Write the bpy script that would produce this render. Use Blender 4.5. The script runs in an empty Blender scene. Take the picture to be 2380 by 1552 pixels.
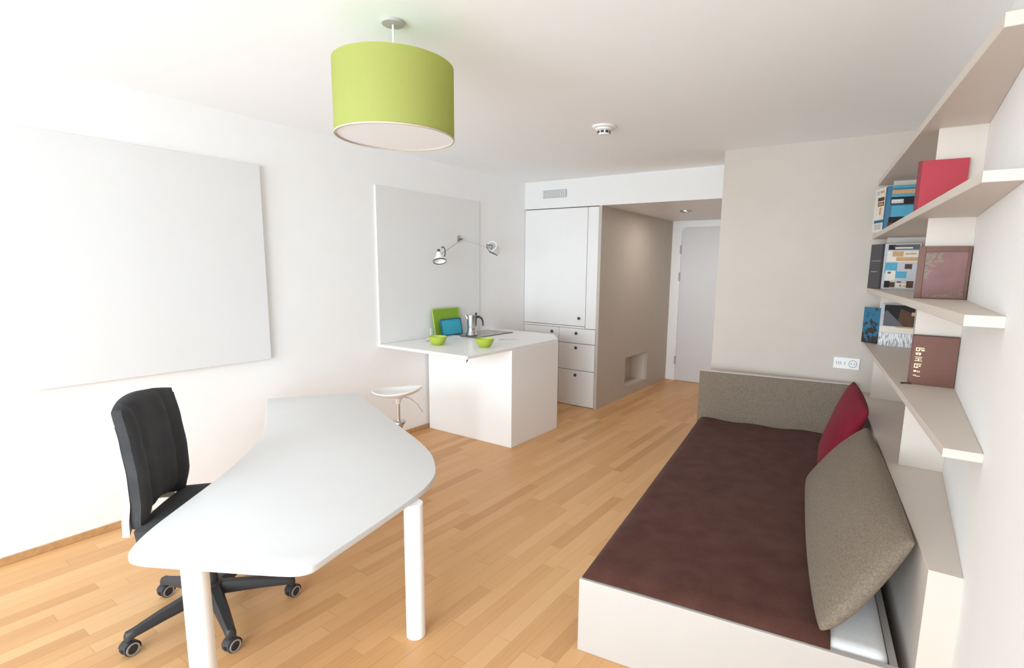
import bpy, bmesh, math, random
from math import pi, sin, cos, radians
from mathutils import Vector, Matrix
random.seed(7)
S = bpy.context.scene
COL = S.collection

# ------------------------------------------------------------------ camera
FPX, CX, CY = 1232.97, 1255.25, 811.12
YAW, PITCH, ROLL = 0.592178503, 0.152462951, 0.0153156782
EYE = Vector((0, 0, 1.65))
cam_d = bpy.data.cameras.new('camera')
cam = bpy.data.objects.new('camera', cam_d)
COL.objects.link(cam)
fw = Vector((-sin(YAW) * cos(PITCH), cos(YAW) * cos(PITCH), -sin(PITCH)))
rt = Vector((cos(YAW), sin(YAW), 0))
up = rt.cross(fw)
r2 = rt * cos(ROLL) + up * sin(ROLL)
u2 = -rt * sin(ROLL) + up * cos(ROLL)
cam.matrix_world = Matrix(((r2.x, u2.x, -fw.x, EYE.x), (r2.y, u2.y, -fw.y, EYE.y), (r2.z, u2.z, -fw.z, EYE.z), (0, 0, 0, 1)))
cam_d.sensor_fit = 'HORIZONTAL'
cam_d.sensor_width = 36
cam_d.lens = FPX / 2380 * 36
cam_d.shift_x = (1190 - CX) / 2380
cam_d.shift_y = (CY - 776) / 2380
cam_d.clip_start = 0.02
S.camera = cam

# ------------------------------------------------------------------ light
w = bpy.data.worlds.new('World')
S.world = w
w.use_nodes = True
bg = w.node_tree.nodes['Background']
bg.inputs[0].default_value = (0.89, 0.955, 1.0, 1)
bg.inputs[1].default_value = 0.3
S.view_settings.view_transform = 'Standard'
S.view_settings.look = 'None'
S.view_settings.gamma = 1
S.view_settings.use_curve_mapping = False
S.view_settings.exposure = 0.11


def area(name, loc, target, sx, sy, power, color):
    d = bpy.data.lights.new(name, 'AREA')
    d.shape = 'RECTANGLE'
    d.size, d.size_y, d.energy, d.color = sx, sy, power, color
    o = bpy.data.objects.new(name, d)
    COL.objects.link(o)
    o.location = loc
    o.rotation_euler = (Vector(target) - Vector(loc)).to_track_quat('-Z', 'Y').to_euler()
    return o


SKY = (0.82, 0.93, 1.0)
area('daylight_outside', (-0.2, -7.0, 1.4), (-2.1, 3, 1.1), 8.0, 3.6, 940, SKY)
area('daylight_outside_left', (-5.5, -7.0, 1.6), (-1.0, 3, 1.1), 6.0, 3.6, 260, SKY)
area('daylight_outside_high', (0.8, -6.0, 4.5), (-2.3, 2, 0.6), 8.0, 3.6, 650, SKY)
area('daylight_off_ground', (-1.5, -8.0, -2.2), (-1.9, 4, 2.66), 12.0, 5.0, 760, SKY)
try:
    S.cycles.max_bounces = 16
    S.cycles.diffuse_bounces = 10
except Exception:
    pass


# ------------------------------------------------------------------ materials
def new_mat(name):
    m = bpy.data.materials.new(name)
    m.use_nodes = True
    return m, m.node_tree.nodes, m.node_tree.links, m.node_tree.nodes['Principled BSDF']


def paint(name, col, rough=0.6, var=0.02, scale=6.0, bump=0.02, bscale=220.0, metal=0.0, spec=0.4, sheen=0.0):
    m, n, l, b = new_mat(name)
    tc = n.new('ShaderNodeTexCoord')
    nz = n.new('ShaderNodeTexNoise')
    nz.inputs['Scale'].default_value = scale
    nz.inputs['Detail'].default_value = 4
    l.new(tc.outputs['Object'], nz.inputs['Vector'])
    rp = n.new('ShaderNodeValToRGB')
    a = [max(0, c * (1 - var)) for c in col]
    c2 = [min(1, c * (1 + var)) for c in col]
    rp.color_ramp.elements[0].color = (*a, 1)
    rp.color_ramp.elements[0].position = 0.3
    rp.color_ramp.elements[1].color = (*c2, 1)
    rp.color_ramp.elements[1].position = 0.7
    l.new(nz.outputs['Fac'], rp.inputs['Fac'])
    l.new(rp.outputs['Color'], b.inputs['Base Color'])
    b.inputs['Roughness'].default_value = rough
    b.inputs['Metallic'].default_value = metal
    b.inputs['Specular IOR Level'].default_value = spec
    if sheen:
        b.inputs['Sheen Weight'].default_value = sheen
    if bump:
        n2 = n.new('ShaderNodeTexNoise')
        n2.inputs['Scale'].default_value = bscale
        l.new(tc.outputs['Object'], n2.inputs['Vector'])
        bp = n.new('ShaderNodeBump')
        bp.inputs['Strength'].default_value = bump
        bp.inputs['Distance'].default_value = 0.01
        l.new(n2.outputs['Fac'], bp.inputs['Height'])
        l.new(bp.outputs['Normal'], b.inputs['Normal'])
    return m


def fabric(name, col, col2, scale=260, bump=0.25, rough=0.95, mottled=9.0):
    m, n, l, b = new_mat(name)
    tc = n.new('ShaderNodeTexCoord')
    n1 = n.new('ShaderNodeTexNoise')
    n1.inputs['Scale'].default_value = scale
    n1.inputs['Detail'].default_value = 3
    n2 = n.new('ShaderNodeTexNoise')
    n2.inputs['Scale'].default_value = mottled
    n2.inputs['Detail'].default_value = 6
    l.new(tc.outputs['Object'], n1.inputs['Vector'])
    l.new(tc.outputs['Object'], n2.inputs['Vector'])
    mx = n.new('ShaderNodeMath')
    mx.operation = 'MULTIPLY_ADD'
    mx.inputs[1].default_value = 0.55
    ad = n.new('ShaderNodeMath')
    ad.operation = 'MULTIPLY'
    ad.inputs[1].default_value = 0.45
    l.new(n2.outputs['Fac'], ad.inputs[0])
    l.new(n1.outputs['Fac'], mx.inputs[0])
    l.new(ad.outputs[0], mx.inputs[2])
    rp = n.new('ShaderNodeValToRGB')
    rp.color_ramp.elements[0].color = (*col, 1)
    rp.color_ramp.elements[0].position = 0.36
    rp.color_ramp.elements[1].color = (*col2, 1)
    rp.color_ramp.elements[1].position = 0.64
    l.new(mx.outputs[0], rp.inputs['Fac'])
    l.new(rp.outputs['Color'], b.inputs['Base Color'])
    b.inputs['Roughness'].default_value = rough
    b.inputs['Specular IOR Level'].default_value = 0.15
    b.inputs['Sheen Weight'].default_value = 0.04
    bp = n.new('ShaderNodeBump')
    bp.inputs['Strength'].default_value = bump
    bp.inputs['Distance'].default_value = 0.004
    l.new(n1.outputs['Fac'], bp.inputs['Height'])
    l.new(bp.outputs['Normal'], b.inputs['Normal'])
    return m


def floor_mat():
    m, n, l, b = new_mat('oak_strip_parquet')
    tc = n.new('ShaderNodeTexCoord')
    sp = n.new('ShaderNodeSeparateXYZ')
    l.new(tc.outputs['Object'], sp.inputs[0])

    def mth(op, a, b_=None, c=None):
        k = n.new('ShaderNodeMath')
        k.operation = op
        for i, v in enumerate((a, b_, c)):
            if v is None:
                continue
            if isinstance(v, (int, float)):
                k.inputs[i].default_value = v
            else:
                l.new(v, k.inputs[i])
        return k.outputs[0]
    W, Lg = 0.078, 0.85
    xs = mth('DIVIDE', sp.outputs[0], W)
    row = mth('FLOOR', xs)
    fx = mth('FRACT', xs)
    wn = n.new('ShaderNodeTexWhiteNoise')
    wn.noise_dimensions = '1D'
    l.new(row, wn.inputs['W'])
    ys = mth('ADD', mth('DIVIDE', sp.outputs[1], Lg), mth('MULTIPLY', wn.outputs['Value'], 7.3))
    cl = mth('FLOOR', ys)
    fy = mth('FRACT', ys)
    cb = n.new('ShaderNodeCombineXYZ')
    l.new(row, cb.inputs[0])
    l.new(cl, cb.inputs[1])
    w2 = n.new('ShaderNodeTexWhiteNoise')
    w2.noise_dimensions = '2D'
    l.new(cb.outputs[0], w2.inputs['Vector'])
    # grain: noise stretched along the strip
    mp = n.new('ShaderNodeMapping')
    mp.inputs['Scale'].default_value = (55, 2.2, 1)
    l.new(tc.outputs['Object'], mp.inputs['Vector'])
    av = n.new('ShaderNodeVectorMath')
    av.operation = 'ADD'
    sc = n.new('ShaderNodeVectorMath')
    sc.operation = 'SCALE'
    sc.inputs['Scale'].default_value = 40
    l.new(w2.outputs['Color'], sc.inputs[0])
    l.new(mp.outputs[0], av.inputs[0])
    l.new(sc.outputs[0], av.inputs[1])
    gr = n.new('ShaderNodeTexNoise')
    gr.inputs['Scale'].default_value = 1
    gr.inputs['Detail'].default_value = 6
    gr.inputs['Distortion'].default_value = 0.6
    l.new(av.outputs[0], gr.inputs['Vector'])
    v = mth('ADD', mth('MULTIPLY', w2.outputs['Value'], 0.62), mth('MULTIPLY', gr.outputs['Fac'], 0.38))
    rp = n.new('ShaderNodeValToRGB')
    e = rp.color_ramp.elements
    e[0].position, e[0].color = 0.10, (0.540, 0.280, 0.115, 1)
    e[1].position, e[1].color = 0.95, (0.750, 0.460, 0.225, 1)
    k = e.new(0.45)
    k.color = (0.665, 0.375, 0.165, 1)
    l.new(v, rp.inputs['Fac'])
    # thin joints
    j1 = mth('LESS_THAN', mth('MINIMUM', fx, mth('SUBTRACT', 1, fx)), 0.012)
    j2 = mth('LESS_THAN', mth('MINIMUM', fy, mth('SUBTRACT', 1, fy)), 0.0015)
    j = mth('MAXIMUM', j1, j2)
    mx = n.new('ShaderNodeMix')
    mx.data_type = 'RGBA'
    l.new(mth('MULTIPLY', j, 0.35), mx.inputs['Factor'])
    l.new(rp.outputs['Color'], mx.inputs['A'])
    mx.inputs['B'].default_value = (0.18, 0.085, 0.03, 1)
    l.new(mx.outputs['Result'], b.inputs['Base Color'])
    b.inputs['Roughness'].default_value = 0.42
    b.inputs['Specular IOR Level'].default_value = 0.35
    return m


def glass_mat(name, col=(1, 1, 1), rough=0.02):
    m, n, l, b = new_mat(name)
    b.inputs['Base Color'].default_value = (*col, 1)
    b.inputs['Transmission Weight'].default_value = 1
    b.inputs['Roughness'].default_value = rough
    b.inputs['IOR'].default_value = 1.3
    return m


WHITE = paint('white_wall_paint', (0.895, 0.895, 0.895), 0.7, 0.008)
CEIL = paint('white_ceiling_paint', (0.95, 0.965, 0.98), 0.8, 0.008)
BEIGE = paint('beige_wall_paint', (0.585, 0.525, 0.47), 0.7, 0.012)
BEDM = paint('pale_bed_laminate', (0.53, 0.495, 0.465), 0.5, 0.01, bump=0.0)
LAM = paint('beige_laminate', (0.65, 0.585, 0.525), 0.5, 0.01, bump=0.0)
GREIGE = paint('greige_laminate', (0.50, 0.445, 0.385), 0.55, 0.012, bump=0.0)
CABW = paint('white_cabinet_lacquer', (0.775, 0.765, 0.755), 0.4, 0.006, bump=0.0)
WLAM = paint('white_laminate', (0.90, 0.90, 0.90), 0.35, 0.006, bump=0.0)
WDESK = paint('white_desk_laminate', (0.71, 0.71, 0.71), 0.38, 0.006, bump=0.0)
WPLAST = paint('white_plastic', (0.85, 0.85, 0.84), 0.35, 0.01, bump=0.0)
FLOOR = floor_mat()
OAK = paint('oak_baseboard', (0.50, 0.29, 0.13), 0.5, 0.12, 30)
BROWN = fabric('brown_bedspread_cloth', (0.072, 0.027, 0.020), (0.115, 0.050, 0.039), 420, 0.2)
BROWN2 = fabric('dark_brown_cushion_cloth', (0.040, 0.017, 0.012), (0.065, 0.030, 0.022), 300, 0.2)
TAUPE = fabric('taupe_woven_cloth', (0.155, 0.120, 0.088), (0.270, 0.220, 0.170), 330, 0.5, 0.95, 110.0)
HEADF = fabric('taupe_headboard_cloth', (0.170, 0.132, 0.100), (0.265, 0.216, 0.168), 300, 0.4, 0.95, 90.0)
RED = fabric('crimson_cushion_cloth', (0.170, 0.010, 0.022), (0.230, 0.017, 0.036), 300, 0.15)
SHEET = fabric('white_cotton_sheet', (0.80, 0.81, 0.82), (0.86, 0.86, 0.86), 60, 0.05)
CHARC = fabric('charcoal_chair_cloth', (0.036, 0.036, 0.038), (0.058, 0.058, 0.060), 500, 0.25)
BLACKP = paint('black_plastic', (0.032, 0.032, 0.034), 0.45, 0.05, bump=0.0)
GREYP = paint('grey_rubber', (0.33, 0.32, 0.31), 0.5, 0.05, bump=0.0)
DARKP = paint('dark_grey_metal', (0.06, 0.06, 0.065), 0.4, 0.05, bump=0.0)
STEEL = paint('brushed_steel', (0.62, 0.61, 0.60), 0.25, 0.03, metal=1.0, bump=0.0)
CHROME = paint('chrome', (0.75, 0.75, 0.76), 0.12, 0.01, metal=1.0, bump=0.0)
HOBT = paint('hob_glass_top', (0.38, 0.34, 0.30), 0.15, 0.02, bump=0.0)
LIME = paint('lime_lamp_fabric', (0.48, 0.49, 0.175), 0.8, 0.02, 60, bump=0.05, bscale=700)
_n, _l = LIME.node_tree.nodes, LIME.node_tree.links
_tr = _n.new('ShaderNodeBsdfTranslucent')
_tr.inputs['Color'].default_value = (0.74, 0.80, 0.24, 1)
_mx = _n.new('ShaderNodeMixShader')
_mx.inputs[0].default_value = 0.52
_l.new(_n['Principled BSDF'].outputs[0], _mx.inputs[1])
_l.new(_tr.outputs[0], _mx.inputs[2])
_l.new(_mx.outputs[0], _n['Material Output'].inputs['Surface'])
LIMEB = paint('lime_bowl_glaze', (0.37, 0.46, 0.050), 0.35, 0.05, bump=0.0)
LIMEI = paint('pale_lime_bowl_inside', (0.55, 0.66, 0.16), 0.4, 0.03, bump=0.0)
GREEN = paint('green_plastic_board', (0.225, 0.400, 0.030), 0.45, 0.02, bump=0.0)
GREENL = paint('light_green_edge', (0.38, 0.50, 0.09), 0.45, 0.02, bump=0.0)
CYAN = paint('blue_plastic_board', (0.040, 0.400, 0.560), 0.45, 0.02, bump=0.0)
CYAND = paint('dark_blue_edge', (0.015, 0.130, 0.240), 0.45, 0.02, bump=0.0)
DIFF = paint('white_lamp_diffuser', (0.85, 0.85, 0.86), 0.6, 0.005, bump=0.0)
THIN = paint('lamp_arm_grey', (0.45, 0.44, 0.43), 0.4, 0.02, bump=0)
GLASS = glass_mat('clear_glass')
REDB = paint('red_book_cloth', (0.430, 0.038, 0.058), 0.6, 0.02, bump=0.05)
REDS = paint('dark_red_spine', (0.22, 0.03, 0.04), 0.6, 0.1, bump=0.05)
BRB = paint('brown_leather_cover', (0.165, 0.068, 0.046), 0.5, 0.04, 40, bump=0.05)
BRD = paint('dark_brown_leather', (0.080, 0.035, 0.026), 0.5, 0.05, bump=0.0)
BRF = paint('brown_frame_wood', (0.155, 0.068, 0.042), 0.45, 0.08, 20, bump=0.0)
ROSE = paint('dusty_rose_print', (0.225, 0.102, 0.098), 0.45, 0.12, 14, bump=0.0)
OLIVE = paint('olive_print_patch', (0.225, 0.165, 0.115), 0.4, 0.1, 60, bump=0.0)
GOLD = paint('gold_lettering', (0.85, 0.68, 0.42), 0.35, 0.1, 90, metal=0.3, bump=0.0)
PAPER = paint('book_paper', (0.72, 0.67, 0.60), 0.8, 0.05, bump=0.0)
BLUEB = paint('petrol_blue_print', (0.012, 0.115, 0.210), 0.45, 0.05, 30, bump=0.0)
CYANB = paint('bright_blue_print', (0.030, 0.280, 0.430), 0.45, 0.08, 60, bump=0.0)
SLATE = paint('slate_grey_spine', (0.070, 0.068, 0.075), 0.5, 0.04, bump=0.0)
SLATED = paint('dark_slate_edge', (0.030, 0.030, 0.036), 0.5, 0.04, bump=0.0)
INK = paint('black_ink', (0.012, 0.010, 0.010), 0.5, 0.05, bump=0.0, spec=0.15)
SEPIA = paint('sepia_print', (0.095, 0.042, 0.024), 0.5, 0.25, 120, bump=0.0, spec=0.15)
OCHRE = paint('ochre_print', (0.500, 0.290, 0.120), 0.5, 0.1, 90, bump=0.0)
SILV = paint('silver_grey_print', (0.45, 0.46, 0.49), 0.5, 0.08, 80, bump=0.0)
GAP = paint('shadow_gap', (0.20, 0.16, 0.13), 0.8, 0.02, bump=0.0)


def streak_mat():
    m, n, l, b = new_mat('silver_grass_photo')
    tc = n.new('ShaderNodeTexCoord')
    mp = n.new('ShaderNodeMapping')
    mp.inputs['Rotation'].default_value = (0, radians(-28), 0)
    mp.inputs['Scale'].default_value = (150, 1, 26)
    l.new(tc.outputs['Object'], mp.inputs['Vector'])
    nz = n.new('ShaderNodeTexNoise')
    nz.inputs['Scale'].default_value = 1.0
    nz.inputs['Detail'].default_value = 5
    l.new(mp.outputs[0], nz.inputs['Vector'])
    rp = n.new('ShaderNodeValToRGB')
    rp.color_ramp.elements[0].position, rp.color_ramp.elements[0].color = 0.36, (0.16, 0.18, 0.21, 1)
    rp.color_ramp.elements[1].position, rp.color_ramp.elements[1].color = 0.56, (0.80, 0.80, 0.80, 1)
    l.new(nz.outputs['Fac'], rp.inputs['Fac'])
    l.new(rp.outputs['Color'], b.inputs['Base Color'])
    b.inputs['Roughness'].default_value = 0.5
    return m


def mottle_mat():
    m, n, l, b = new_mat('blue_black_photo')
    tc = n.new('ShaderNodeTexCoord')
    mp = n.new('ShaderNodeMapping')
    mp.inputs['Scale'].default_value = (60, 60, 45)
    l.new(tc.outputs['Object'], mp.inputs['Vector'])
    nz = n.new('ShaderNodeTexNoise')
    nz.inputs['Scale'].default_value = 0.5
    nz.inputs['Detail'].default_value = 7
    l.new(mp.outputs[0], nz.inputs['Vector'])
    sp = n.new('ShaderNodeSeparateXYZ')
    l.new(tc.outputs['Object'], sp.inputs[0])
    ma = n.new('ShaderNodeMath')
    ma.operation = 'MULTIPLY_ADD'
    ma.inputs[1].default_value = -0.9
    l.new(sp.outputs[2], ma.inputs[0])
    l.new(nz.outputs['Fac'], ma.inputs[2])
    rp = n.new('ShaderNodeValToRGB')
    rp.color_ramp.elements[0].position, rp.color_ramp.elements[0].color = 0.36, (0.016, 0.150, 0.260, 1)
    rp.color_ramp.elements[1].position, rp.color_ramp.elements[1].color = 0.42, (0.025, 0.018, 0.018, 1)
    l.new(ma.outputs[0], rp.inputs['Fac'])
    l.new(rp.outputs['Color'], b.inputs['Base Color'])
    b.inputs['Roughness'].default_value = 0.4
    return m


STREAK, MOTTLE = streak_mat(), mottle_mat()

# ------------------------------------------------------------------ helpers
WM = {}


def thing(name, label, cat, loc, rotz=0.0, group=None):
    o = bpy.data.objects.new(name, None)
    COL.objects.link(o)
    o.location = loc
    o.rotation_euler = (0, 0, rotz)
    o.empty_display_size = 0.05
    WM[o] = Matrix.Translation(loc) @ Matrix.Rotation(rotz, 4, 'Z')
    o['label'], o['category'] = label, cat
    if group:
        o['group'] = group
    return o


def tag(o, label, cat, group=None):
    o['label'], o['category'] = label, cat
    if group:
        o['group'] = group
    return o


def obj(name, bm, mats, parent=None, smooth=False, local=False, label=None, auto=35):
    """links the bmesh as one object; coordinates are world ones unless local=True (then the parent's)"""
    if parent is not None and not local:
        bm.transform(WM[parent].inverted())
    vs = [v.co for v in bm.verts]
    b = Vector(((min(v.x for v in vs) + max(v.x for v in vs)) / 2, (min(v.y for v in vs) + max(v.y for v in vs)) / 2, min(v.z for v in vs)))
    bmesh.ops.translate(bm, vec=-b, verts=bm.verts)
    bmesh.ops.recalc_face_normals(bm, faces=bm.faces)
    me = bpy.data.meshes.new(name)
    bm.to_mesh(me)
    bm.free()
    for m in (mats if isinstance(mats, (list, tuple)) else [mats]):
        me.materials.append(m)
    if smooth:
        me.polygons.foreach_set('use_smooth', [True] * len(me.polygons))
        me.set_sharp_from_angle(angle=radians(auto))
    o = bpy.data.objects.new(name, me)
    COL.objects.link(o)
    o.location = b
    if parent is not None:
        o.parent = parent
        WM[o] = WM[parent] @ Matrix.Translation(b)
    else:
        WM[o] = Matrix.Translation(b)
    if label:
        o['label'] = label
    return o


def struct(name, bm, mats, parent=None, **k):
    o = obj(name, bm, mats, parent, **k)
    if parent is None:
        o['kind'] = 'structure'
    return o


def bx(bm, x0, x1, y0, y1, z0, z1, bev=0.0, seg=2, mi=0):
    x0, x1 = min(x0, x1), max(x0, x1)
    y0, y1 = min(y0, y1), max(y0, y1)
    z0, z1 = min(z0, z1), max(z0, z1)
    t = bmesh.new()
    bmesh.ops.create_cube(t, size=1)
    bmesh.ops.scale(t, vec=(x1 - x0, y1 - y0, z1 - z0), verts=t.verts)
    bmesh.ops.translate(t, vec=((x0 + x1) / 2, (y0 + y1) / 2, (z0 + z1) / 2), verts=t.verts)
    if bev:
        bmesh.ops.bevel(t, geom=t.edges[:], offset=bev, segments=seg, profile=0.5, affect='EDGES')
    merge(bm, t, mi)
    return bm


def merge(bm, t, mi=0):
    for f in t.faces:
        f.material_index = mi
    me = bpy.data.meshes.new('tmp')
    t.to_mesh(me)
    t.free()
    bm.from_mesh(me)
    bpy.data.meshes.remove(me)


def box(*a, **k):
    return bx(bmesh.new(), *a, **k)


def prism(pts, z0, z1, bev=0.0, seg=2, bm=None, mi=0):
    """vertical prism over a plan polygon"""
    t = bmesh.new()
    vs = [t.verts.new((p[0], p[1], z0)) for p in pts]
    f = t.faces.new(vs)
    r = bmesh.ops.extrude_face_region(t, geom=[f])
    bmesh.ops.translate(t, vec=(0, 0, z1 - z0), verts=[g for g in r['geom'] if isinstance(g, bmesh.types.BMVert)])
    bmesh.ops.recalc_face_normals(t, faces=t.faces)
    if bev:
        hor = [e for e in t.edges if abs(e.verts[0].co.z - e.verts[1].co.z) < 1e-6]
        bmesh.ops.bevel(t, geom=hor, offset=bev, segments=seg, profile=0.5, affect='EDGES')
    bm = bm or bmesh.new()
    merge(bm, t, mi)
    return bm


def lathe(prof, c=(0, 0, 0), n=32, bm=None, mi=0, M=None):
    """prof: (radius, height) pairs, turned about z"""
    t = bmesh.new()
    rings = []
    for r, z in prof:
        if r < 1e-6:
            rings.append([t.verts.new((0, 0, z))])
        else:
            rings.append([t.verts.new((r * cos(2 * pi * i / n), r * sin(2 * pi * i / n), z)) for i in range(n)])
    for a, b in zip(rings, rings[1:]):
        for i in range(n):
            j = (i + 1) % n
            if len(a) == 1 and len(b) == 1:
                continue
            if len(a) == 1:
                t.faces.new((a[0], b[j], b[i]))
            elif len(b) == 1:
                t.faces.new((a[i], a[j], b[0]))
            else:
                t.faces.new((a[i], a[j], b[j], b[i]))
    if M is not None:
        t.transform(M)
    bmesh.ops.translate(t, vec=c, verts=t.verts)
    bmesh.ops.recalc_face_normals(t, faces=t.faces)
    bm = bm or bmesh.new()
    merge(bm, t, mi)
    return bm


def tube(pts, r, n=10, bm=None, mi=0, cap=True):
    """round tube along a polyline; r a number or a list"""
    pts = [Vector(p) for p in pts]
    rs = r if isinstance(r, (list, tuple)) else [r] * len(pts)
    t = bmesh.new()
    rings = []
    nrm = None
    for i, p in enumerate(pts):
        d = (pts[min(i + 1, len(pts) - 1)] - pts[max(i - 1, 0)]).normalized()
        if nrm is None:
            nrm = d.orthogonal().normalized()
        else:
            nrm = (nrm - d * nrm.dot(d)).normalized()
        bn = d.cross(nrm)
        rings.append([t.verts.new(p + (nrm * cos(2 * pi * k / n) + bn * sin(2 * pi * k / n)) * rs[i]) for k in range(n)])
    for a, b in zip(rings, rings[1:]):
        for i in range(n):
            j = (i + 1) % n
            t.faces.new((a[i], a[j], b[j], b[i]))
    if cap:
        t.faces.new(rings[0][::-1])
        t.faces.new(rings[-1])
    bm = bm or bmesh.new()
    merge(bm, t, mi)
    return bm


def cyl(r, z0, z1, c=(0, 0), n=32, bm=None, mi=0, bev=0.0):
    b = bev
    pr = [(0, z0), (r - b, z0), (r, z0 + b), (r, z1 - b), (r - b, z1), (0, z1)] if b else [(0, z0), (r, z0), (r, z1), (0, z1)]
    return lathe(pr, (c[0], c[1], 0), n, bm, mi)


def shell(front, back, bm=None, mi=0):
    """closed solid between two equal point grids"""
    t = bmesh.new()
    F = [[t.verts.new(p) for p in row] for row in front]
    B = [[t.verts.new(p) for p in row] for row in back]
    R, Cn = len(F), len(F[0])
    for i in range(R - 1):
        for j in range(Cn - 1):
            t.faces.new((F[i][j], F[i][j + 1], F[i + 1][j + 1], F[i + 1][j]))
            t.faces.new((B[i][j], B[i + 1][j], B[i + 1][j + 1], B[i][j + 1]))
    loop = [(0, j) for j in range(Cn)] + [(i, Cn - 1) for i in range(1, R)] + [(R - 1, j) for j in range(Cn - 2, -1, -1)] + [(i, 0) for i in range(R - 2, 0, -1)]
    for a, b in zip(loop, loop[1:] + loop[:1]):
        t.faces.new((F[a[0]][a[1]], B[a[0]][a[1]], B[b[0]][b[1]], F[b[0]][b[1]]))
    bmesh.ops.recalc_face_normals(t, faces=t.faces)
    bm = bm or bmesh.new()
    merge(bm, t, mi)
    return bm


def pillow(c00, c10, c11, c01, th, n=22, pinch=0.06, wob=0.0, pw=0.45, seed=0, rnd4=(0, 0, 0, 0), back_mi=0):
    """stuffed cushion through four corners, bulging both ways by th/2"""
    c00, c10, c11, c01 = map(Vector, (c00, c10, c11, c01))
    nr = (c10 - c00).cross(c01 - c00).normalized()
    rnd = random.Random(seed)
    ph = [rnd.uniform(0, 6.28) for _ in range(6)]
    ctr = (c00 + c10 + c11 + c01) / 4
    F, B = [], []
    for i in range(n + 1):
        fr, br = [], []
        for j in range(n + 1):
            u, v = 0.5 - 0.5 * cos(pi * i / n), 0.5 - 0.5 * cos(pi * j / n)
            uu, vv = 2 * u - 1, 2 * v - 1
            p = c00 * (1 - u) * (1 - v) + c10 * u * (1 - v) + c11 * u * v + c01 * (1 - u) * v
            e = pinch * ((1 - vv * vv) * uu * uu + (1 - uu * uu) * vv * vv)
            p = p + (ctr - p) * e * 0.8
            for am, su, sv in zip(rnd4, (-1, 1, 1, -1), (-1, -1, 1, 1)):
                p = p + (ctr - p) * am * (max(0, (1 + su * uu) / 2) * max(0, (1 + sv * vv) / 2)) ** 4
            t = max(0, (1 - uu * uu)) ** pw * max(0, (1 - vv * vv)) ** pw
            wv = wob * (sin(3.1 * uu + ph[0]) * sin(2.7 * vv + ph[1]) + 0.5 * sin(6 * uu + ph[2]) * sin(5 * vv + ph[3]))
            fr.append(p + nr * (th / 2 * t + wv * t))
            br.append(p - nr * (th / 2 * t) + nr * 0.0)
        F.append(fr)
        B.append(br)
    bm = shell(F, B)
    bm.faces.ensure_lookup_table()
    if back_mi:
        for i in range(5, n - 5):
            for j in range(5, n - 5):
                bm.faces[2 * (i * n + j) + 1].material_index = back_mi
    bmesh.ops.remove_doubles(bm, verts=bm.verts, dist=0.0004)
    return bm


def panel_uv(o, u, v, items, n_off, bm=None):
    """flat raised patches on a plane: items (u0,v0,u1,v1,material index)"""
    bm = bm or bmesh.new()
    o, u, v = Vector(o), Vector(u), Vector(v)
    nr = u.cross(v).normalized()
    for k, it in enumerate(items):
        u0, v0, u1, v1, mi = it[:5]
        sk = it[5] if len(it) > 5 else 0.0
        h = n_off * (1 + 0.25 * k)
        P = [o + u * a + v * b for a, b in ((u0, v0), (u1, v0 + sk), (u1, v1 + sk), (u0, v1))]
        t = bmesh.new()
        lo = [t.verts.new(p) for p in P]
        hi = [t.verts.new(p + nr * h) for p in P]
        t.faces.new(hi)
        t.faces.new(lo[::-1])
        for a in range(4):
            c = (a + 1) % 4
            t.faces.new((lo[a], lo[c], hi[c], hi[a]))
        merge(bm, t, mi)
    return bm


# ------------------------------------------------------------------ room shell
XL, XR, YN, ZC = -3.91, 0.25, -1.3, 2.663
YB, YD, YC = 4.82, 7.69, 5.437       # beige wall, door wall, cabinet front
XW, XB = -2.85, -1.36                # corridor panel face, beige wall edge

struct('floor', box(XL - 0.2, XR + 0.2, YN - 0.2, YD + 0.2, -0.1, 0), FLOOR)
struct('ceiling', box(XL - 0.2, XR + 0.2, YN - 0.2, YD + 0.2, ZC, ZC + 0.1), CEIL)
struct('wall_left', box(XL - 0.12, XL, YN - 0.12, YD + 0.12, 0, ZC), WHITE)
struct('wall_right', box(XR, XR + 0.12, YN - 0.12, YB, 0, ZC), WHITE)
b = box(XL, XR, YN - 0.12, YN, 0, 0.12)
bx(b, XL, XR, YN - 0.12, YN, 2.60, ZC)
bx(b, XL, -3.85, YN - 0.12, YN, 0.12, 2.60)
bx(b, 0.19, XR, YN - 0.12, YN, 0.12, 2.60)
struct('wall_near', b, WHITE)
b = bmesh.new()
for x in (-3.85, -2.53, -1.18, 0.14):
    bx(b, x, x + 0.05, YN - 0.09, YN - 0.03, 0.12, 2.60)
bx(b, -3.80, 0.14, YN - 0.09, YN - 0.03, 0.12, 0.17)
bx(b, -3.80, 0.14, YN - 0.09, YN - 0.03, 2.55, 2.60)
struct('window_1', b, WPLAST)
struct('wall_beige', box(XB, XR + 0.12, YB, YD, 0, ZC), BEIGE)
struct('wall_back', box(XL, XB, YD, YD + 0.12, 0, 2.348), WHITE)
struct('wall_header', box(XL, XB, YC, YD, 2.348, ZC), CABW)
struct('baseboard_left', box(XL, XL + 0.012, YN, 3.76, 0, 0.045, 0.003), OAK)

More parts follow.
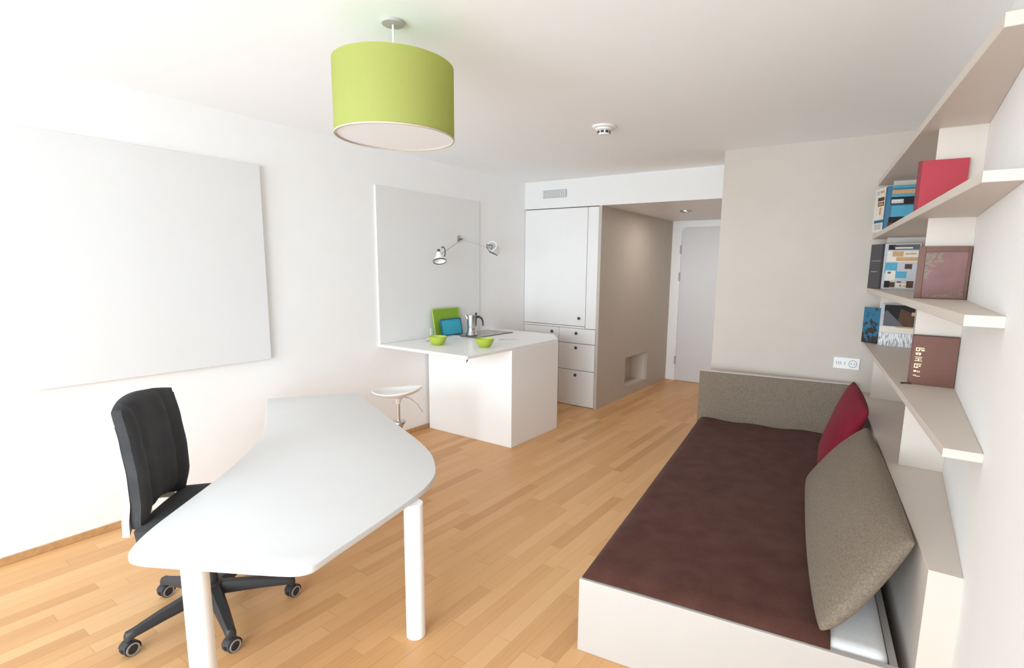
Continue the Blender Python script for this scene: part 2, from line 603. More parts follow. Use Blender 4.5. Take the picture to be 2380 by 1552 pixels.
# corridor panel with the recessed niche
ny0, ny1, nz0, nz1 = 6.21, 6.93, 0.115, 0.515
b = box(XW - 0.035, XW, YC, ny0, 0, 2.348)
bx(b, XW - 0.035, XW, ny1, YD, 0, 2.348)
bx(b, XW - 0.035, XW, ny0, ny1, 0, nz0)
bx(b, XW - 0.035, XW, ny0, ny1, nz1, 2.348)
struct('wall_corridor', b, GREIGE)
b = box(XW - 0.26, XW - 0.25, ny0, ny1, nz0, nz1)
bx(b, XW - 0.26, XW - 0.035, ny0 - 0.01, ny0, nz0, nz1)
bx(b, XW - 0.26, XW - 0.035, ny1, ny1 + 0.01, nz0, nz1)
bx(b, XW - 0.26, XW - 0.035, ny0, ny1, nz0 - 0.01, nz0)
bx(b, XW - 0.26, XW - 0.035, ny0, ny1, nz1, nz1 + 0.01)
struct('wall_niche', b, LAM)

# entrance door with rounded top corner, frame and hinges
dx0, dx1, dz = -2.70, -1.55, 2.255
pts = []
rr = 0.07
for k in range(9):
    a = pi / 2 + k * pi / 16
    pts.append((dx0 + rr + rr * cos(a), dz - rr + rr * sin(a)))
pts = [(dx1, 0.004), (dx1, dz)] + pts + [(dx0, 0.004)]
t = bmesh.new()
f = t.faces.new([t.verts.new((p[0], YD - 0.002, p[1])) for p in pts])
r = bmesh.ops.extrude_face_region(t, geom=[f])
bmesh.ops.translate(t, vec=(0, -0.02, 0), verts=[g for g in r['geom'] if isinstance(g, bmesh.types.BMVert)])
bmesh.ops.bevel(t, geom=t.edges[:], offset=0.003, segments=1, affect='EDGES')
DOORM = paint('door_pale_grey_paint', (0.70, 0.70, 0.715), 0.4, 0.006, bump=0.0)
door = struct('door_1', t, DOORM)
for hz in (1.94, 1.55, 0.31):
    hb = box(dx0 - 0.022, dx0 + 0.004, YD - 0.034, YD - 0.012, hz - 0.055, hz + 0.055, 0.004)
    cyl(0.009, hz - 0.06, hz + 0.06, (dx0 - 0.009, YD - 0.034), 12, hb)
    obj('hinge', hb, THIN, door)
b = box(XW, dx0 - 0.008, YD - 0.014, YD, 0, 2.348)
bx(b, dx0 - 0.008, XB, YD - 0.014, YD, dz + 0.01, 2.348)
struct('trim_1', b, WLAM)

# ------------------------------------------------------------------ kitchen cabinet
t = thing('kitchen_cabinet', 'tall white built-in cabinet with one big door above drawers at the end of the room', 'cabinet', (-3.4, YC + 0.2, 0))
b = box(XL, XW - 0.037, YC + 0.022, YC + 0.38, 0.0, 2.345)
obj('body', b, GAP, t)
dr = obj('door', box(XL + 0.004, -3.030, YC, YC + 0.02, 0.972, 2.338, 0.003), CABW, t)
KB = lathe([(0, 0), (0.006, 0), (0.006, 0.012), (0.017, 0.016), (0.017, 0.024), (0.012, 0.028), (0, 0.028)], n=20)


def knob(x, z, par):
    k = lathe([(0, 0), (0.007, 0), (0.007, 0.010), (0.0175, 0.014), (0.0175, 0.022), (0.012, 0.026), (0, 0.026)], (x, YC, z), 20,
              M=Matrix.Rotation(pi / 2, 4, 'X'))
    return obj('knob', k, DARKP, par, smooth=True, label='dark round metal knob')


knob(-3.105, 1.065, dr)
obj('filler_panel', box(-3.024, XW - 0.037, YC, YC + 0.02, 0.946, 2.338, 0.003), CABW, t)
obj('pull_out_board', box(XL + 0.004, -3.030, YC + 0.002, YC + 0.02, 0.944, 0.966, 0.002), CABW, t)
rows = [(0.765, 0.940, 0.885), (0.442, 0.759, 0.712), (0.006, 0.436, 0.381)]
for i, (z0, z1, kz) in enumerate(rows):
    d = obj('drawer', box(-3.383, XW - 0.040, YC, YC + 0.02, z0, z1, 0.003), CABW, t)
    knob(-3.137, kz, d)
    d = obj('drawer', box(XL + 0.004, -3.388, YC, YC + 0.02, z0, z1, 0.003), CABW, t)
    knob(-3.479, kz, d)

# vent in the header
t = thing('vent_grille', 'small grey slatted vent set in the white band above the tall cabinet', 'vent', (-3.48, YC, 2.47))
obj('frame', box(-3.648, -3.316, YC - 0.006, YC - 0.0005, 2.465, 2.555, 0.002), SILV, t)
b = bmesh.new()
for i in range(5):
    for j in range(11):
        x = -3.638 + j * 0.029
        bx(b, x, x + 0.019, YC - 0.013, YC - 0.006, 2.474 + i * 0.0155, 2.474 + i * 0.0155 + 0.008)
obj('slats', b, paint('vent_white', (0.74, 0.72, 0.69), 0.5, 0.02, bump=0), t)

# downlight in the corridor soffit
t = thing('recessed_downlight', 'round steel downlight in the soffit in front of the door', 'ceiling light', (-2.22, 6.39, 2.335))
obj('trim_ring', lathe([(0.048, 2.3475), (0.072, 2.3475), (0.070, 2.336), (0.052, 2.330), (0.048, 2.338), (0.048, 2.3475)], (-2.22, 6.39, 0), 32), STEEL, t, smooth=True)
obj('lens', lathe([(0, 2.3405), (0.047, 2.3405), (0.047, 2.3470), (0, 2.3470)], (-2.22, 6.39, 0), 24), DIFF, t, smooth=True)

dl = bpy.data.lights.new('downlight_bulb', 'AREA')
dl.shape, dl.size, dl.energy, dl.color = 'DISK', 0.10, 7.0, (1.0, 0.94, 0.87)
dlo = bpy.data.objects.new('downlight_bulb', dl)
COL.objects.link(dlo)
dlo.location = (-2.22, 6.39, 2.325)

# smoke detector
c = (-1.885, 3.585, 0)
t = thing('smoke_detector', 'round white smoke detector with dark slots on the ceiling', 'smoke detector', (c[0], c[1], 2.60))
obj('base_plate', lathe([(0, ZC - 0.0005), (0.085, ZC - 0.0005), (0.085, ZC - 0.012), (0.075, ZC - 0.016), (0, ZC - 0.016)], c, 36), WPLAST, t, smooth=True)
obj('housing', lathe([(0, ZC - 0.016), (0.062, ZC - 0.016), (0.058, ZC - 0.028), (0.044, ZC - 0.032), (0.042, ZC - 0.052), (0.036, ZC - 0.060), (0, ZC - 0.060)], c, 36), WPLAST, t, smooth=True)
for k in range(8):
    q = box(0.0415, 0.046, -0.011, 0.011, ZC - 0.050, ZC - 0.034)
    bmesh.ops.rotate(q, matrix=Matrix.Rotation(k * pi / 4 + 0.2, 3, 'Z'), verts=q.verts)
    bmesh.ops.translate(q, vec=c, verts=q.verts)
    obj('slot', q, DARKP, t, label='dark sensor slot of the housing')

# ------------------------------------------------------------------ pendant lamp
lx, ly = -1.878, 1.645
t = thing('pendant_lamp', 'large lime green drum pendant lamp hanging from the ceiling', 'lamp', (lx, ly, 2.19))
obj('canopy', lathe([(0, ZC - 0.0005), (0.049, ZC - 0.0005), (0.050, ZC - 0.006), (0.046, ZC - 0.012), (0, ZC - 0.014)], (lx, ly, 0), 36), paint('lamp_canopy_grey', (0.46, 0.43, 0.41), 0.5, 0.02, bump=0), t, smooth=True)
obj('rod', cyl(0.0045, 2.30, ZC - 0.012, (lx, ly), 14), WPLAST, t, smooth=True)
R0 = 0.251
sh = lathe([(R0, 2.197), (R0, 2.487), (R0 - 0.004, 2.487), (R0 - 0.004, 2.197), (R0, 2.197)], (lx, ly, 0), 96)
sho = obj('shade', sh, LIME, t, smooth=True, auto=50)
obj('diffuser', cyl(R0 - 0.005, 2.200, 2.205, (lx, ly), 96), DIFF, t, smooth=True)
b = lathe([(R0 + 0.0012, 2.194), (R0 + 0.0012, 2.200), (R0 - 0.005, 2.200), (R0 - 0.005, 2.194), (R0 + 0.0012, 2.194)], (lx, ly, 0), 96)
obj('rim_band', b, paint('lamp_rim_tan', (0.50, 0.42, 0.34), 0.6, 0.03, bump=0), t, smooth=True)
b = bmesh.new()
for k in range(3):
    a = k * 2 * pi / 3 + 0.4
    tube([(lx, ly, 2.46), (lx + (R0 - 0.004) * cos(a), ly + (R0 - 0.004) * sin(a), 2.46)], 0.003, 8, b)
obj('spider', b, WPLAST, t)

# ------------------------------------------------------------------ left wall boards
tag(obj('wall_board', box(XL + 0.001, -3.87, 0.795, 2.135, 0.941, 2.34, 0.003), paint('white_board_surface', (0.755, 0.755, 0.76), 0.5, 0.006, bump=0.0)), 'large blank white board hung on the left wall above the office chair', 'board')
tag(obj('splashback_panel', box(XL + 0.001, -3.893, 3.165, 4.56, 0.936, 2.345, 0.002), paint('pale_grey_panel', (0.80, 0.80, 0.80), 0.3, 0.006, bump=0)), 'tall pale grey wall panel rising from the kitchen counter', 'panel')

# ------------------------------------------------------------------ kitchen island
tag(obj('island_cabinet', box(-3.885, -2.832, 3.757, 4.545, 0, 0.9095, 0.003), WLAM), 'plain white box cabinet carrying the kitchen counter', 'cabinet')
tag(obj('worktop', prism([(XL, 3.160), (-2.832, 3.165), (-2.845, 4.556), (-3.08, 4.85), (XL, 4.85)], 0.910, 0.935, 0.003), WLAM), 'white kitchen counter top projecting from the left wall', 'worktop')
b = tube([(-2.90, 3.24, 0.9095), (-2.90, 3.24, 0.885), (-2.895, 3.225, 0.876), (-2.885, 3.215, 0.880)], 0.005, 10)
bx(b, -2.918, -2.882, 3.228, 3.252, 0.906, 0.9095, 0.001)
tag(obj('bag_hook', b, DARKP), 'small dark hook under the near corner of the kitchen counter', 'hook')

t = thing('ceramic_hob', 'flat grey brown cooking hob set in the kitchen counter', 'hob', (-3.68, 4.35, 0.935))
obj('frame', box(-3.862, -3.498, 4.040, 4.660, 0.9352, 0.9405, 0.002), DARKP, t)
obj('glass_top', box(-3.857, -3.503, 4.045, 4.655, 0.9405, 0.9435, 0.001), HOBT, t)
for yy in (4.19, 4.50):
    b = lathe([(0.080, 0.9436), (0.083, 0.9436), (0.083, 0.9440), (0.080, 0.9440), (0.080, 0.9436)], (-3.68, yy, 0), 40)
    obj('cooking_zone', b, SILV, t)

# moka pot
mx, my, mz = -3.625, 4.115, 0.9441
t = thing('moka_pot', 'steel stovetop coffee maker with black handle standing on the hob', 'coffee maker', (mx, my, mz))
obj('boiler', lathe([(0, 0), (0.056, 0), (0.060, 0.006), (0.052, 0.030), (0.043, 0.058), (0.041, 0.070), (0.044, 0.074), (0.044, 0.082), (0, 0.082)], (mx, my, mz), 28), STEEL, t, smooth=True)
obj('band', lathe([(0.0445, 0.0), (0.0615, 0.0), (0.0615, 0.010), (0.0445, 0.010)], (mx, my, mz), 28), DARKP, t, smooth=True)
up_ = obj('upper_chamber', lathe([(0, 0.082), (0.040, 0.082), (0.042, 0.10), (0.047, 0.205), (0.047, 0.210), (0, 0.210)], (mx, my, mz), 28), STEEL, t, smooth=True)
hd = Vector((0.62, 0.78, 0))
hp = lambda d, z: (mx + hd.x * d, my + hd.y * d, mz + z)
obj('lid', lathe([(0, 0.2100), (0.0475, 0.2100), (0.046, 0.215), (0.02, 0.221), (0, 0.222)], (mx, my, mz), 28), STEEL, t, smooth=True)
obj('lid_knob', lathe([(0, 0), (0.010, 0), (0.008, 0.012), (0.012, 0.022), (0.008, 0.032), (0, 0.034)], hp(0.048, 0.205), 14), BLACKP, t, smooth=True)
obj('handle', tube([hp(0.044, 0.19), hp(0.075, 0.196), hp(0.105, 0.180), hp(0.120, 0.145), hp(0.122, 0.100)], [0.011, 0.012, 0.011, 0.009, 0.007], 10), BLACKP, t, smooth=True)
b = tube([hp(0.0415, 0.10), hp(0.046, 0.195)], [0.010, 0.014], 10)
obj('handle_bracket', b, DARKP, t, smooth=True)
sp_ = lambda d, z: (mx - hd.x * d, my - hd.y * d, mz + z)
obj('spout', tube([sp_(0.042, 0.17), sp_(0.050, 0.195), sp_(0.062, 0.216)], [0.014, 0.014, 0.006], 10), STEEL, t, smooth=True)


def leaning_board(name, label, cat, x, y0, y1, h, lean, th, mat, edge_mat, z0=0.9435, skew=0.0):
    """thin tray leaning back towards the left wall, rounded corners, raised rim"""
    t = thing(name, label, cat, (x, (y0 + y1) / 2, z0))
    hw = (y1 - y0) / 2

    def outline(ins):
        o = []
        r = 0.018
        for cx_, cz_, a0 in ((hw - ins - r, h - ins - r, 0), (-hw + ins + r, h - ins - r, pi / 2), (-hw + ins + r, ins + r, pi), (hw - ins - r, ins + r, 1.5 * pi)):
            for k in range(6):
                a = a0 + k * pi / 10
                o.append((cx_ + r * cos(a), cz_ + r * sin(a)))
        return o
    M = Matrix.Translation((x, (y0 + y1) / 2, z0)) @ Matrix.Rotation(-lean, 4, 'Y') @ Matrix(((0, 0, 1, 0), (1, 0, 0, 0), (0, 1, 0, 0), (0, 0, 0, 1)))
    b = prism(outline(0.012), 0.0, th)
    b.transform(M)
    obj('panel', b, mat, t)
    o1, o2 = outline(0.0), outline(0.012)
    q = bmesh.new()
    n = len(o1)
    A = [q.verts.new((p[0], p[1], 0.0)) for p in o1]
    B = [q.verts.new((p[0], p[1], th + 0.004)) for p in o1]
    Cc = [q.verts.new((p[0], p[1], th + 0.004)) for p in o2]
    D = [q.verts.new((p[0], p[1], 0.0)) for p in o2]
    for i in range(n):
        j = (i + 1) % n
        for P, Q in ((A, B), (B, Cc), (Cc, D), (D, A)):
            q.faces.new((P[i], P[j], Q[j], Q[i]))
    q.transform(M)
    obj('rim', q, edge_mat, t)
    return t


leaning_board('serving_tray', 'larger green square tray leaning on the panel behind the blue one', 'tray', -3.825, 3.795, 4.185, 0.280, 0.17, 0.006, GREEN, GREENL, 0.9465)
leaning_board('serving_tray', 'smaller blue tray leaning on the front of the green one', 'tray', -3.790, 3.855, 4.160, 0.172, 0.19, 0.006, CYAN, CYAND, 0.9465)
tag(obj('chopping_board', box(-3.83, -3.70, 3.78, 4.030, 0.9352, 0.9462, 0.003), WPLAST), 'white chopping board lying flat below the green and blue trays', 'chopping board')


def bowl(x, y, label):
    t = thing('bowl', label, 'bowl', (x, y, 0.935), 0, 'green bowls on the counter')
    r, h = 0.086, 0.078
    obj('outer_wall', lathe([(0, 0.0002), (0.040, 0.0002), (0.045, 0.004), (0.066, 0.026), (0.080, 0.054), (r, h), (r - 0.003, h + 0.001), (r - 0.006, h)], (x, y, 0.935), 40), LIMEB, t, smooth=True)
    obj('inside', lathe([(r - 0.006, h), (0.074, 0.054), (0.060, 0.028), (0.040, 0.010), (0, 0.008)], (x, y, 0.935), 40), LIMEI, t, smooth=True, label='paler inside of the bowl')
    return t


bowl(-3.470, 3.475, 'small lime green bowl in front of the leaning trays')
bowl(-3.050, 3.640, 'small lime green bowl in front of the coffee maker')

b = lathe([(0, 0.0003), (0.033, 0.0003), (0.042, 0.12), (0.040, 0.12), (0.031, 0.008), (0, 0.008)], (-3.70, 3.60, 0.935), 28)
tag(obj('drinking_glass', b, GLASS, smooth=True), 'empty clear drinking glass beside the left green bowl', 'glass')
b = bmesh.new()
fx0, fy0 = -3.235, 4.13
for k in range(4):
    bx(b, fx0 - 0.012 + k * 0.007, fx0 - 0.009 + k * 0.007, fy0 - 0.03, fy0 + 0.02, 0.9352, 0.9372)
bx(b, fx0 - 0.012, fx0 + 0.012, fy0 + 0.018, fy0 + 0.045, 0.9352, 0.9374, 0.001)
bx(b, fx0 - 0.004, fx0 + 0.004, fy0 + 0.043, fy0 + 0.16, 0.9352, 0.9376, 0.001)
bmesh.ops.rotate(b, cent=(fx0, fy0, 0), matrix=Matrix.Rotation(radians(-38), 3, 'Z'), verts=b.verts)
tag(obj('fork', b, STEEL), 'steel fork lying on the right side of the kitchen counter', 'fork')

# ------------------------------------------------------------------ wall lamp with two jointed arms
XP = -3.893
t = thing('wall_lamp', 'two armed steel wall lamp fixed to the pale grey kitchen panel', 'lamp', (XP, 4.24, 1.70))
mt_ = (XP, 4.230, 1.935)
b = lathe([(0, 0), (0.038, 0), (0.036, 0.012), (0.022, 0.020), (0, 0.021)], mt_, 24, M=Matrix.Rotation(pi / 2, 4, 'Y'))
obj('mount', b, STEEL, t, smooth=True)
j0 = (XP + 0.05, 4.228, 1.930)
obj('stem', tube([(XP + 0.015, 4.230, 1.933), j0], 0.008, 10), DARKP, t, smooth=True)
h1 = Vector((-3.62, 3.660, 1.735))
h2 = Vector((-3.66, 4.460, 1.850))
obj('arm', tube([j0, h1 + Vector((0, 0.03, 0.03))], 0.0035, 8), THIN, t, smooth=True)
obj('arm', tube([j0, h2 + Vector((0, -0.05, 0.0))], 0.0035, 8), THIN, t, smooth=True)


def lamp_head(c, aim, name='lamp_head'):
    q = Vector(aim).normalized().to_track_quat('Z', 'Y').to_matrix().to_4x4()
    hd_ = obj(name, lathe([(0, -0.05), (0.018, -0.048), (0.024, -0.03), (0.030, -0.01), (0.060, 0.042), (0.058, 0.043), (0.027, -0.008), (0, -0.01)], c, 28, M=q), WPLAST, t, smooth=True)
    obj('lamp_rim', lathe([(0.058, 0.041), (0.0625, 0.041), (0.0625, 0.050), (0.058, 0.050), (0.058, 0.041)], c, 28, M=q), DARKP, hd_, smooth=True)
    obj('socket', lathe([(0, -0.075), (0.013, -0.075), (0.015, -0.05), (0, -0.048)], c, 16, M=q), DARKP, hd_, smooth=True)
    return hd_


lamp_head(h1, (0.35, -0.25, -0.9))
obj('yoke', tube([h1 + Vector((0.0, 0.05 + 0.03 * cos(a), 0.045 + 0.05 * sin(a))) for a in [k * pi / 8 - 0.9 for k in range(9)]], 0.005, 8), DARKP, t, smooth=True)
hb2 = obj('clip_head', lathe([(0.040, -0.07), (0.046, -0.07), (0.052, 0.06), (0.046, 0.06), (0.040, -0.07)], h2 + Vector((0.02, 0.04, 0)), 24, M=Matrix.Rotation(1.25, 4, 'X') @ Matrix.Rotation(0.3, 4, 'Y')), WPLAST, t, smooth=True, label='open white lamp head')
b = tube([h2 + Vector((0, -0.055, 0.030)), h2 + Vector((0, -0.055, 0.005)), h2 + Vector((0, -0.005, -0.045)), h2 + Vector((0, 0.045, 0.025)), h2 + Vector((0, -0.055, 0.030))], 0.0045, 8)
tube([h2 + Vector((0, -0.005, -0.045)), h2 + Vector((0, 0.12, -0.075))], 0.005, 8, b)
tube([h2 + Vector((0, 0.095, 0.04)), h2 + Vector((0, 0.145, -0.055))], 0.006, 8, b)
obj('clip_frame', b, DARKP, t, label='dark wire clip of the right arm')

# ------------------------------------------------------------------ stool by the counter
sx_, sy_ = -3.275, 2.825
t = thing('bar_stool', 'white dished stool with steel column between desk and kitchen counter', 'stool', (sx_, sy_, 0))
M = Matrix.Translation((sx_, sy_, 0.625)) @ Matrix.Rotation(radians(-5), 4, 'Y')
F, B = [], []
N = 24
b = lathe([(0, -0.012), (0.06, -0.012), (0.14, -0.004), (0.172, 0.012), (0.192, 0.034), (0.200, 0.046), (0.196, 0.056), (0.184, 0.052), (0.165, 0.030), (0.13, 0.014), (0.06, 0.006), (0, 0.005)], n=48)
for v in b.verts:      # saddle: the sides rise, the front drops
    rr_ = math.hypot(v.co.x, v.co.y)
    an = math.atan2(v.co.y, v.co.x)
    v.co.z = v.co.z * 0.72 + 0.010 * (rr_ / 0.2) ** 2 * cos(2 * (an - 0.60))
b.transform(M)
obj('seat', b, WPLAST, t, smooth=True)
obj('seat_bracket', lathe([(0, 0.545), (0.018, 0.545), (0.024, 0.575), (0.060, 0.612), (0, 0.614)], (sx_, sy_, 0), 24), WPLAST, t, smooth=True)
obj('column', cyl(0.017, 0.05, 0.56, (sx_, sy_), 18), CHROME, t, smooth=True)
obj('collar', lathe([(0.017, 0.405), (0.060, 0.400), (0.062, 0.388), (0.045, 0.378), (0.026, 0.330), (0.024, 0.28), (0.017, 0.27)], (sx_, sy_, 0), 28), STEEL, t, smooth=True)
obj('base', lathe([(0, 0), (0.19, 0), (0.19, 0.008), (0.06, 0.028), (0.026, 0.06), (0.017, 0.06), (0, 0.06)], (sx_, sy_, 0), 40), STEEL, t, smooth=True)
b = tube([(sx_ + 0.045, sy_ + 0.02, 0.606), (sx_ + 0.09, sy_ + 0.05, 0.590), (sx_ + 0.13, sy_ + 0.085, 0.545), (sx_ + 0.165, sy_ + 0.11, 0.475)], 0.004, 8)
obj('lever', b, THIN, t, smooth=True)

# ------------------------------------------------------------------ desk
dpts = [(-2.119, .619), (-2.058, .608), (-1.941, .670), (-1.705, .798), (-1.580, .868), (-1.543, .896), (-1.526, .928), (-1.528, .955), (-1.553, 1.052),
        (-1.600, 1.271), (-1.671, 1.558), (-1.731, 1.688), (-1.795, 1.775), (-1.878, 1.848), (-1.960, 1.915), (-2.078, 1.984), (-2.240, 2.060), (-2.426, 2.136),
        (-2.80, 2.290), (-3.401, 2.545), (-3.448, 2.560), (-3.813, 2.051), (-3.52, 1.880), (-3.202, 1.699), (-3.050, 1.600), (-2.900, 1.480), (-2.711, 1.303), (-2.540, 1.109),
        (-2.365, .886), (-2.231, .717)]


def smooth_poly(p, keep, it=2):
    """Chaikin corner cutting except at the kept corners"""
    for _ in range(it):
        o, kk = [], set()
        n = len(p)
        for i in range(n):
            a, c, d = p[i - 1], p[i], p[(i + 1) % n]
            if i in keep:
                kk.add(len(o))
                o.append(c)
            else:
                o.append((c[0] * .75 + a[0] * .25, c[1] * .75 + a[1] * .25))
                o.append((c[0] * .75 + d[0] * .25, c[1] * .75 + d[1] * .25))
        p, keep = o, kk
    return p


dp = smooth_poly(dpts, {20, 21}, 2)
t = thing('desk', 'white curved desk with round white legs in front of the office chair', 'desk', (-2.3, 1.4, 0))
obj('desktop', prism(dp, 0.634, 0.660, 0.004, 3), WDESK, t, smooth=True, auto=25)
for lx_, ly_ in ((-1.663, 1.503), (-1.915, 0.742), (-3.35, 2.25)):
    b = cyl(0.0415, 0.0, 0.634, (lx_, ly_), 36, bev=0.003)
    obj('leg', b, WLAM, t, smooth=True)

# ------------------------------------------------------------------ office chair (local +y is forward)
hubx, huby = -2.56, 1.06
crz = math.atan2(.72, .69) - pi / 2
t = thing('office_chair', 'charcoal swivel office chair with white back shell tucked under the desk', 'chair', (hubx, huby, 0), crz)
for wa in (193, 270, 346, 58, 126):
    a = radians(wa) - crz
    bm = bmesh.new()
    secs = [(0.0, 0.128, 0.034, 0.030), (0.06, 0.128, 0.032, 0.028), (0.20, 0.112, 0.027, 0.022), (0.315, 0.092, 0.021, 0.016), (0.345, 0.086, 0.020, 0.018), (0.352, 0.080, 0.014, 0.012)]
    ring = []
    for d, z, hw, hh in secs:
        ring.append([bm.verts.new((d, y * hw, z + zz * hh)) for y, zz in ((-1, -.8), (-.6, -1), (.6, -1), (1, -.8), (1, .2), (.55, 1), (-.55, 1), (-1, .2))])
    for p, q in zip(ring, ring[1:]):
        for i in range(8):
            j = (i + 1) % 8
            bm.faces.new((p[i], p[j], q[j], q[i]))
    bm.faces.new(ring[0][::-1])
    bm.faces.new(ring[-1])
    bm.transform(Matrix.Rotation(a, 4, 'Z'))
    obj('base_leg', bm, BLACKP, t, smooth=True, local=True, auto=50)
    # caster: hooded twin wheel under the leg tip
    Mc = Matrix.Rotation(a, 4, 'Z') @ Matrix.Translation((0.338, 0, 0)) @ Matrix.Rotation(radians(wa * 0.0) - a + radians(-35), 4, 'Z')
    cb = bmesh.new()
    for s in (-1, 1):
        q = lathe([(0, 0), (0.024, 0), (0.030, 0.004), (0.031, 0.010), (0.030, 0.017), (0.024, 0.019), (0, 0.019)], n=28)
        q.transform(Matrix.Translation((0, 0.004 if s > 0 else -0.023, 0.031)) @ Matrix.Rotation(-pi / 2, 4, 'X') if s > 0 else Matrix.Translation((0, -0.004, 0.031)) @ Matrix.Rotation(pi / 2, 4, 'X'))
        merge(cb, q)
    # hood over the rear half
    hood_f, hood_b = [], []
    for k in range(9):
        an = radians(20 + k * 22)
        hood_f.append([(0.035 * cos(an), y, 0.031 + 0.035 * sin(an)) for y in (-0.021, -0.007, 0.007, 0.021)])
        hood_b.append([(0.032 * cos(an), y, 0.031 + 0.032 * sin(an)) for y in (-0.021, -0.007, 0.007, 0.021)])
    shell(hood_f, hood_b, cb)
    lathe([(0, 0.05), (0.013, 0.05), (0.013, 0.078), (0, 0.078)], (0.0, 0, 0), 14, cb)
    cb.transform(Mc)
    ca = obj('caster', cb, BLACKP, t, smooth=True, local=True)
    for s in (-1, 1):
        rg = lathe([(0.0205, 0.0), (0.0265, 0.0), (0.0265, 0.003), (0.0205, 0.003), (0.0205, 0.0)], n=28)
        rg.transform(Matrix.Translation((0, 0.0225 if s > 0 else -0.0225, 0.031)) @ Matrix.Rotation(-pi / 2 if s > 0 else pi / 2, 4, 'X'))
        rg.transform(Mc)
        rg.transform(Matrix.Translation(Vector(ca.location)).inverted())
        obj('wheel_ring', rg, GREYP, ca, smooth=True, local=True, label='light grey ring on the wheel')
obj('hub', lathe([(0, 0.085), (0.040, 0.085), (0.048, 0.10), (0.048, 0.155), (0.036, 0.165), (0, 0.165)], n=28), BLACKP, t, smooth=True, local=True)
b = lathe([(0, 0.165), (0.026, 0.165), (0.025, 0.31), (0.015, 0.315), (0.014, 0.43), (0, 0.43)], n=22)
obj('gas_column', b, BLACKP, t, smooth=True, local=True)
obj('mechanism', box(-0.07, 0.07, -0.16, 0.12, 0.415, 0.455, 0.01), BLACKP, t, local=True)
# seat
F, B = [], []
n = 16
for i in range(n + 1):
    fr, br = [], []
    for j in range(n + 1):
        u, v = 2 * i / n - 1, 2 * j / n - 1
        k = 1 - 0.10 * (u * u * v * v)
        x, y = 0.262 * u * k, 0.065 + 0.275 * v * k
        e = max(abs(u), abs(v)) ** 6
        z = 0.566 - 0.028 * e + 0.010 * u * u - (0.02 * max(0, v) ** 3)
        fr.append((x, y, z))
        br.append((x * 0.97, y * 0.97, 0.458 + 0.012 * e))
    F.append(fr)
    B.append(br)
obj('seat', shell(F, B), CHARC, t, smooth=True, local=True, auto=60)


def back_y(z):
    ks = [(0.48, -0.222), (0.56, -0.205), (0.66, -0.188), (0.78, -0.190), (0.92, -0.205), (1.06, -0.228), (1.12, -0.240)]
    for (z0, y0), (z1, y1) in zip(ks, ks[1:]):
        if z <= z1:
            f_ = (z - z0) / (z1 - z0)
            f_ = f_ * f_ * (3 - 2 * f_) * 0.5 + f_ * 0.5
            return y0 + (y1 - y0) * f_
    return ks[-1][1]


def back_grid(off, zlo, zhi, hw, crown, taper, groove):
    g = []
    nz, nx = 22, 20
    for i in range(nz + 1):
        s = i / nz
        row = []
        for j in range(nx + 1):
            u = 2 * j / nx - 1
            zt = zhi - crown * u * u
            zl = zlo + 0.055 * (1 - u * u)
            z = zl + (zt - zl) * s
            wdt = hw * (1 - taper * max(0, (s - 0.35) / 0.65) ** 2 - 0.13 * max(0, (0.30 - s) / 0.30) ** 2)
            y = back_y(z) + off + 0.035 * u * u
            if groove:
                y -= 0.018 * math.exp(-((abs(u) - 0.58) / 0.08) ** 2)
                e = max(abs(u) ** 10, abs(2 * s - 1) ** 14)
                y -= 0.032 * e
            row.append((wdt * u, y, z))
        g.append(row)
    return g


obj('backrest', shell(back_grid(0.035, 0.535, 1.085, 0.228, 0.030, 0.04, True), back_grid(-0.035, 0.545, 1.080, 0.226, 0.030, 0.04, False)), CHARC, t, smooth=True, local=True, auto=60)
obj('back_shell', shell(back_grid(-0.036, 0.510, 1.010, 0.229, 0.020, 0.03, False), back_grid(-0.064, 0.510, 1.010, 0.226, 0.020, 0.03, False)), WPLAST, t, smooth=True, local=True, auto=60, label='white plastic shell behind the charcoal pad')
b = bmesh.new()
bx(b, -0.045, 0.045, -0.255, -0.10, 0.425, 0.450, 0.006)
bx(b, -0.045, 0.045, -0.268, -0.246, 0.425, 0.560, 0.006)
obj('back_bracket', b, BLACKP, t, local=True)

# ------------------------------------------------------------------ bed (built turned by ~7.4 degrees along the shelves)
P0 = Vector((-1.020, 1.843, 0))
th_ = radians(7.45)
e1 = Vector((cos(th_), sin(th_), 0))
e2 = Vector((-sin(th_), cos(th_), 0))


def bed(u, v, z=0.0):
    return P0 + e1 * u + e2 * v + Vector((0, 0, z))


def bedbox(u0, u1, v0, v1, z0, z1, bev=0.0, seg=2, bm=None, mi=0):
    t_ = box(u0, u1, v0, v1, z0, z1, bev, seg)
    t_.transform(Matrix.Translation(P0) @ Matrix.Rotation(th_, 4, 'Z'))
    if bm is None:
        return t_
    merge(bm, t_, mi)
    return bm


LBED = 2.80
t = thing('daybed', 'long low beige daybed with taupe headboard along the right wall', 'bed', bed(0.58, 1.4), th_)
b = bedbox(0, 1.158, 0, 0.030, 0, 0.335, 0.003)
obj('foot_board', b, BEDM, t)
obj('side_board', bedbox(0, 0.025, 0.030, LBED, 0, 0.315, 0.002), BEDM, t)
obj('side_board', bedbox(1.133, 1.158, 0.030, LBED, 0, 0.315, 0.002), BEDM, t)
obj('slatted_base', bedbox(0.025, 1.133, 0.030, LBED, 0.10, 0.16), BEDM, t)
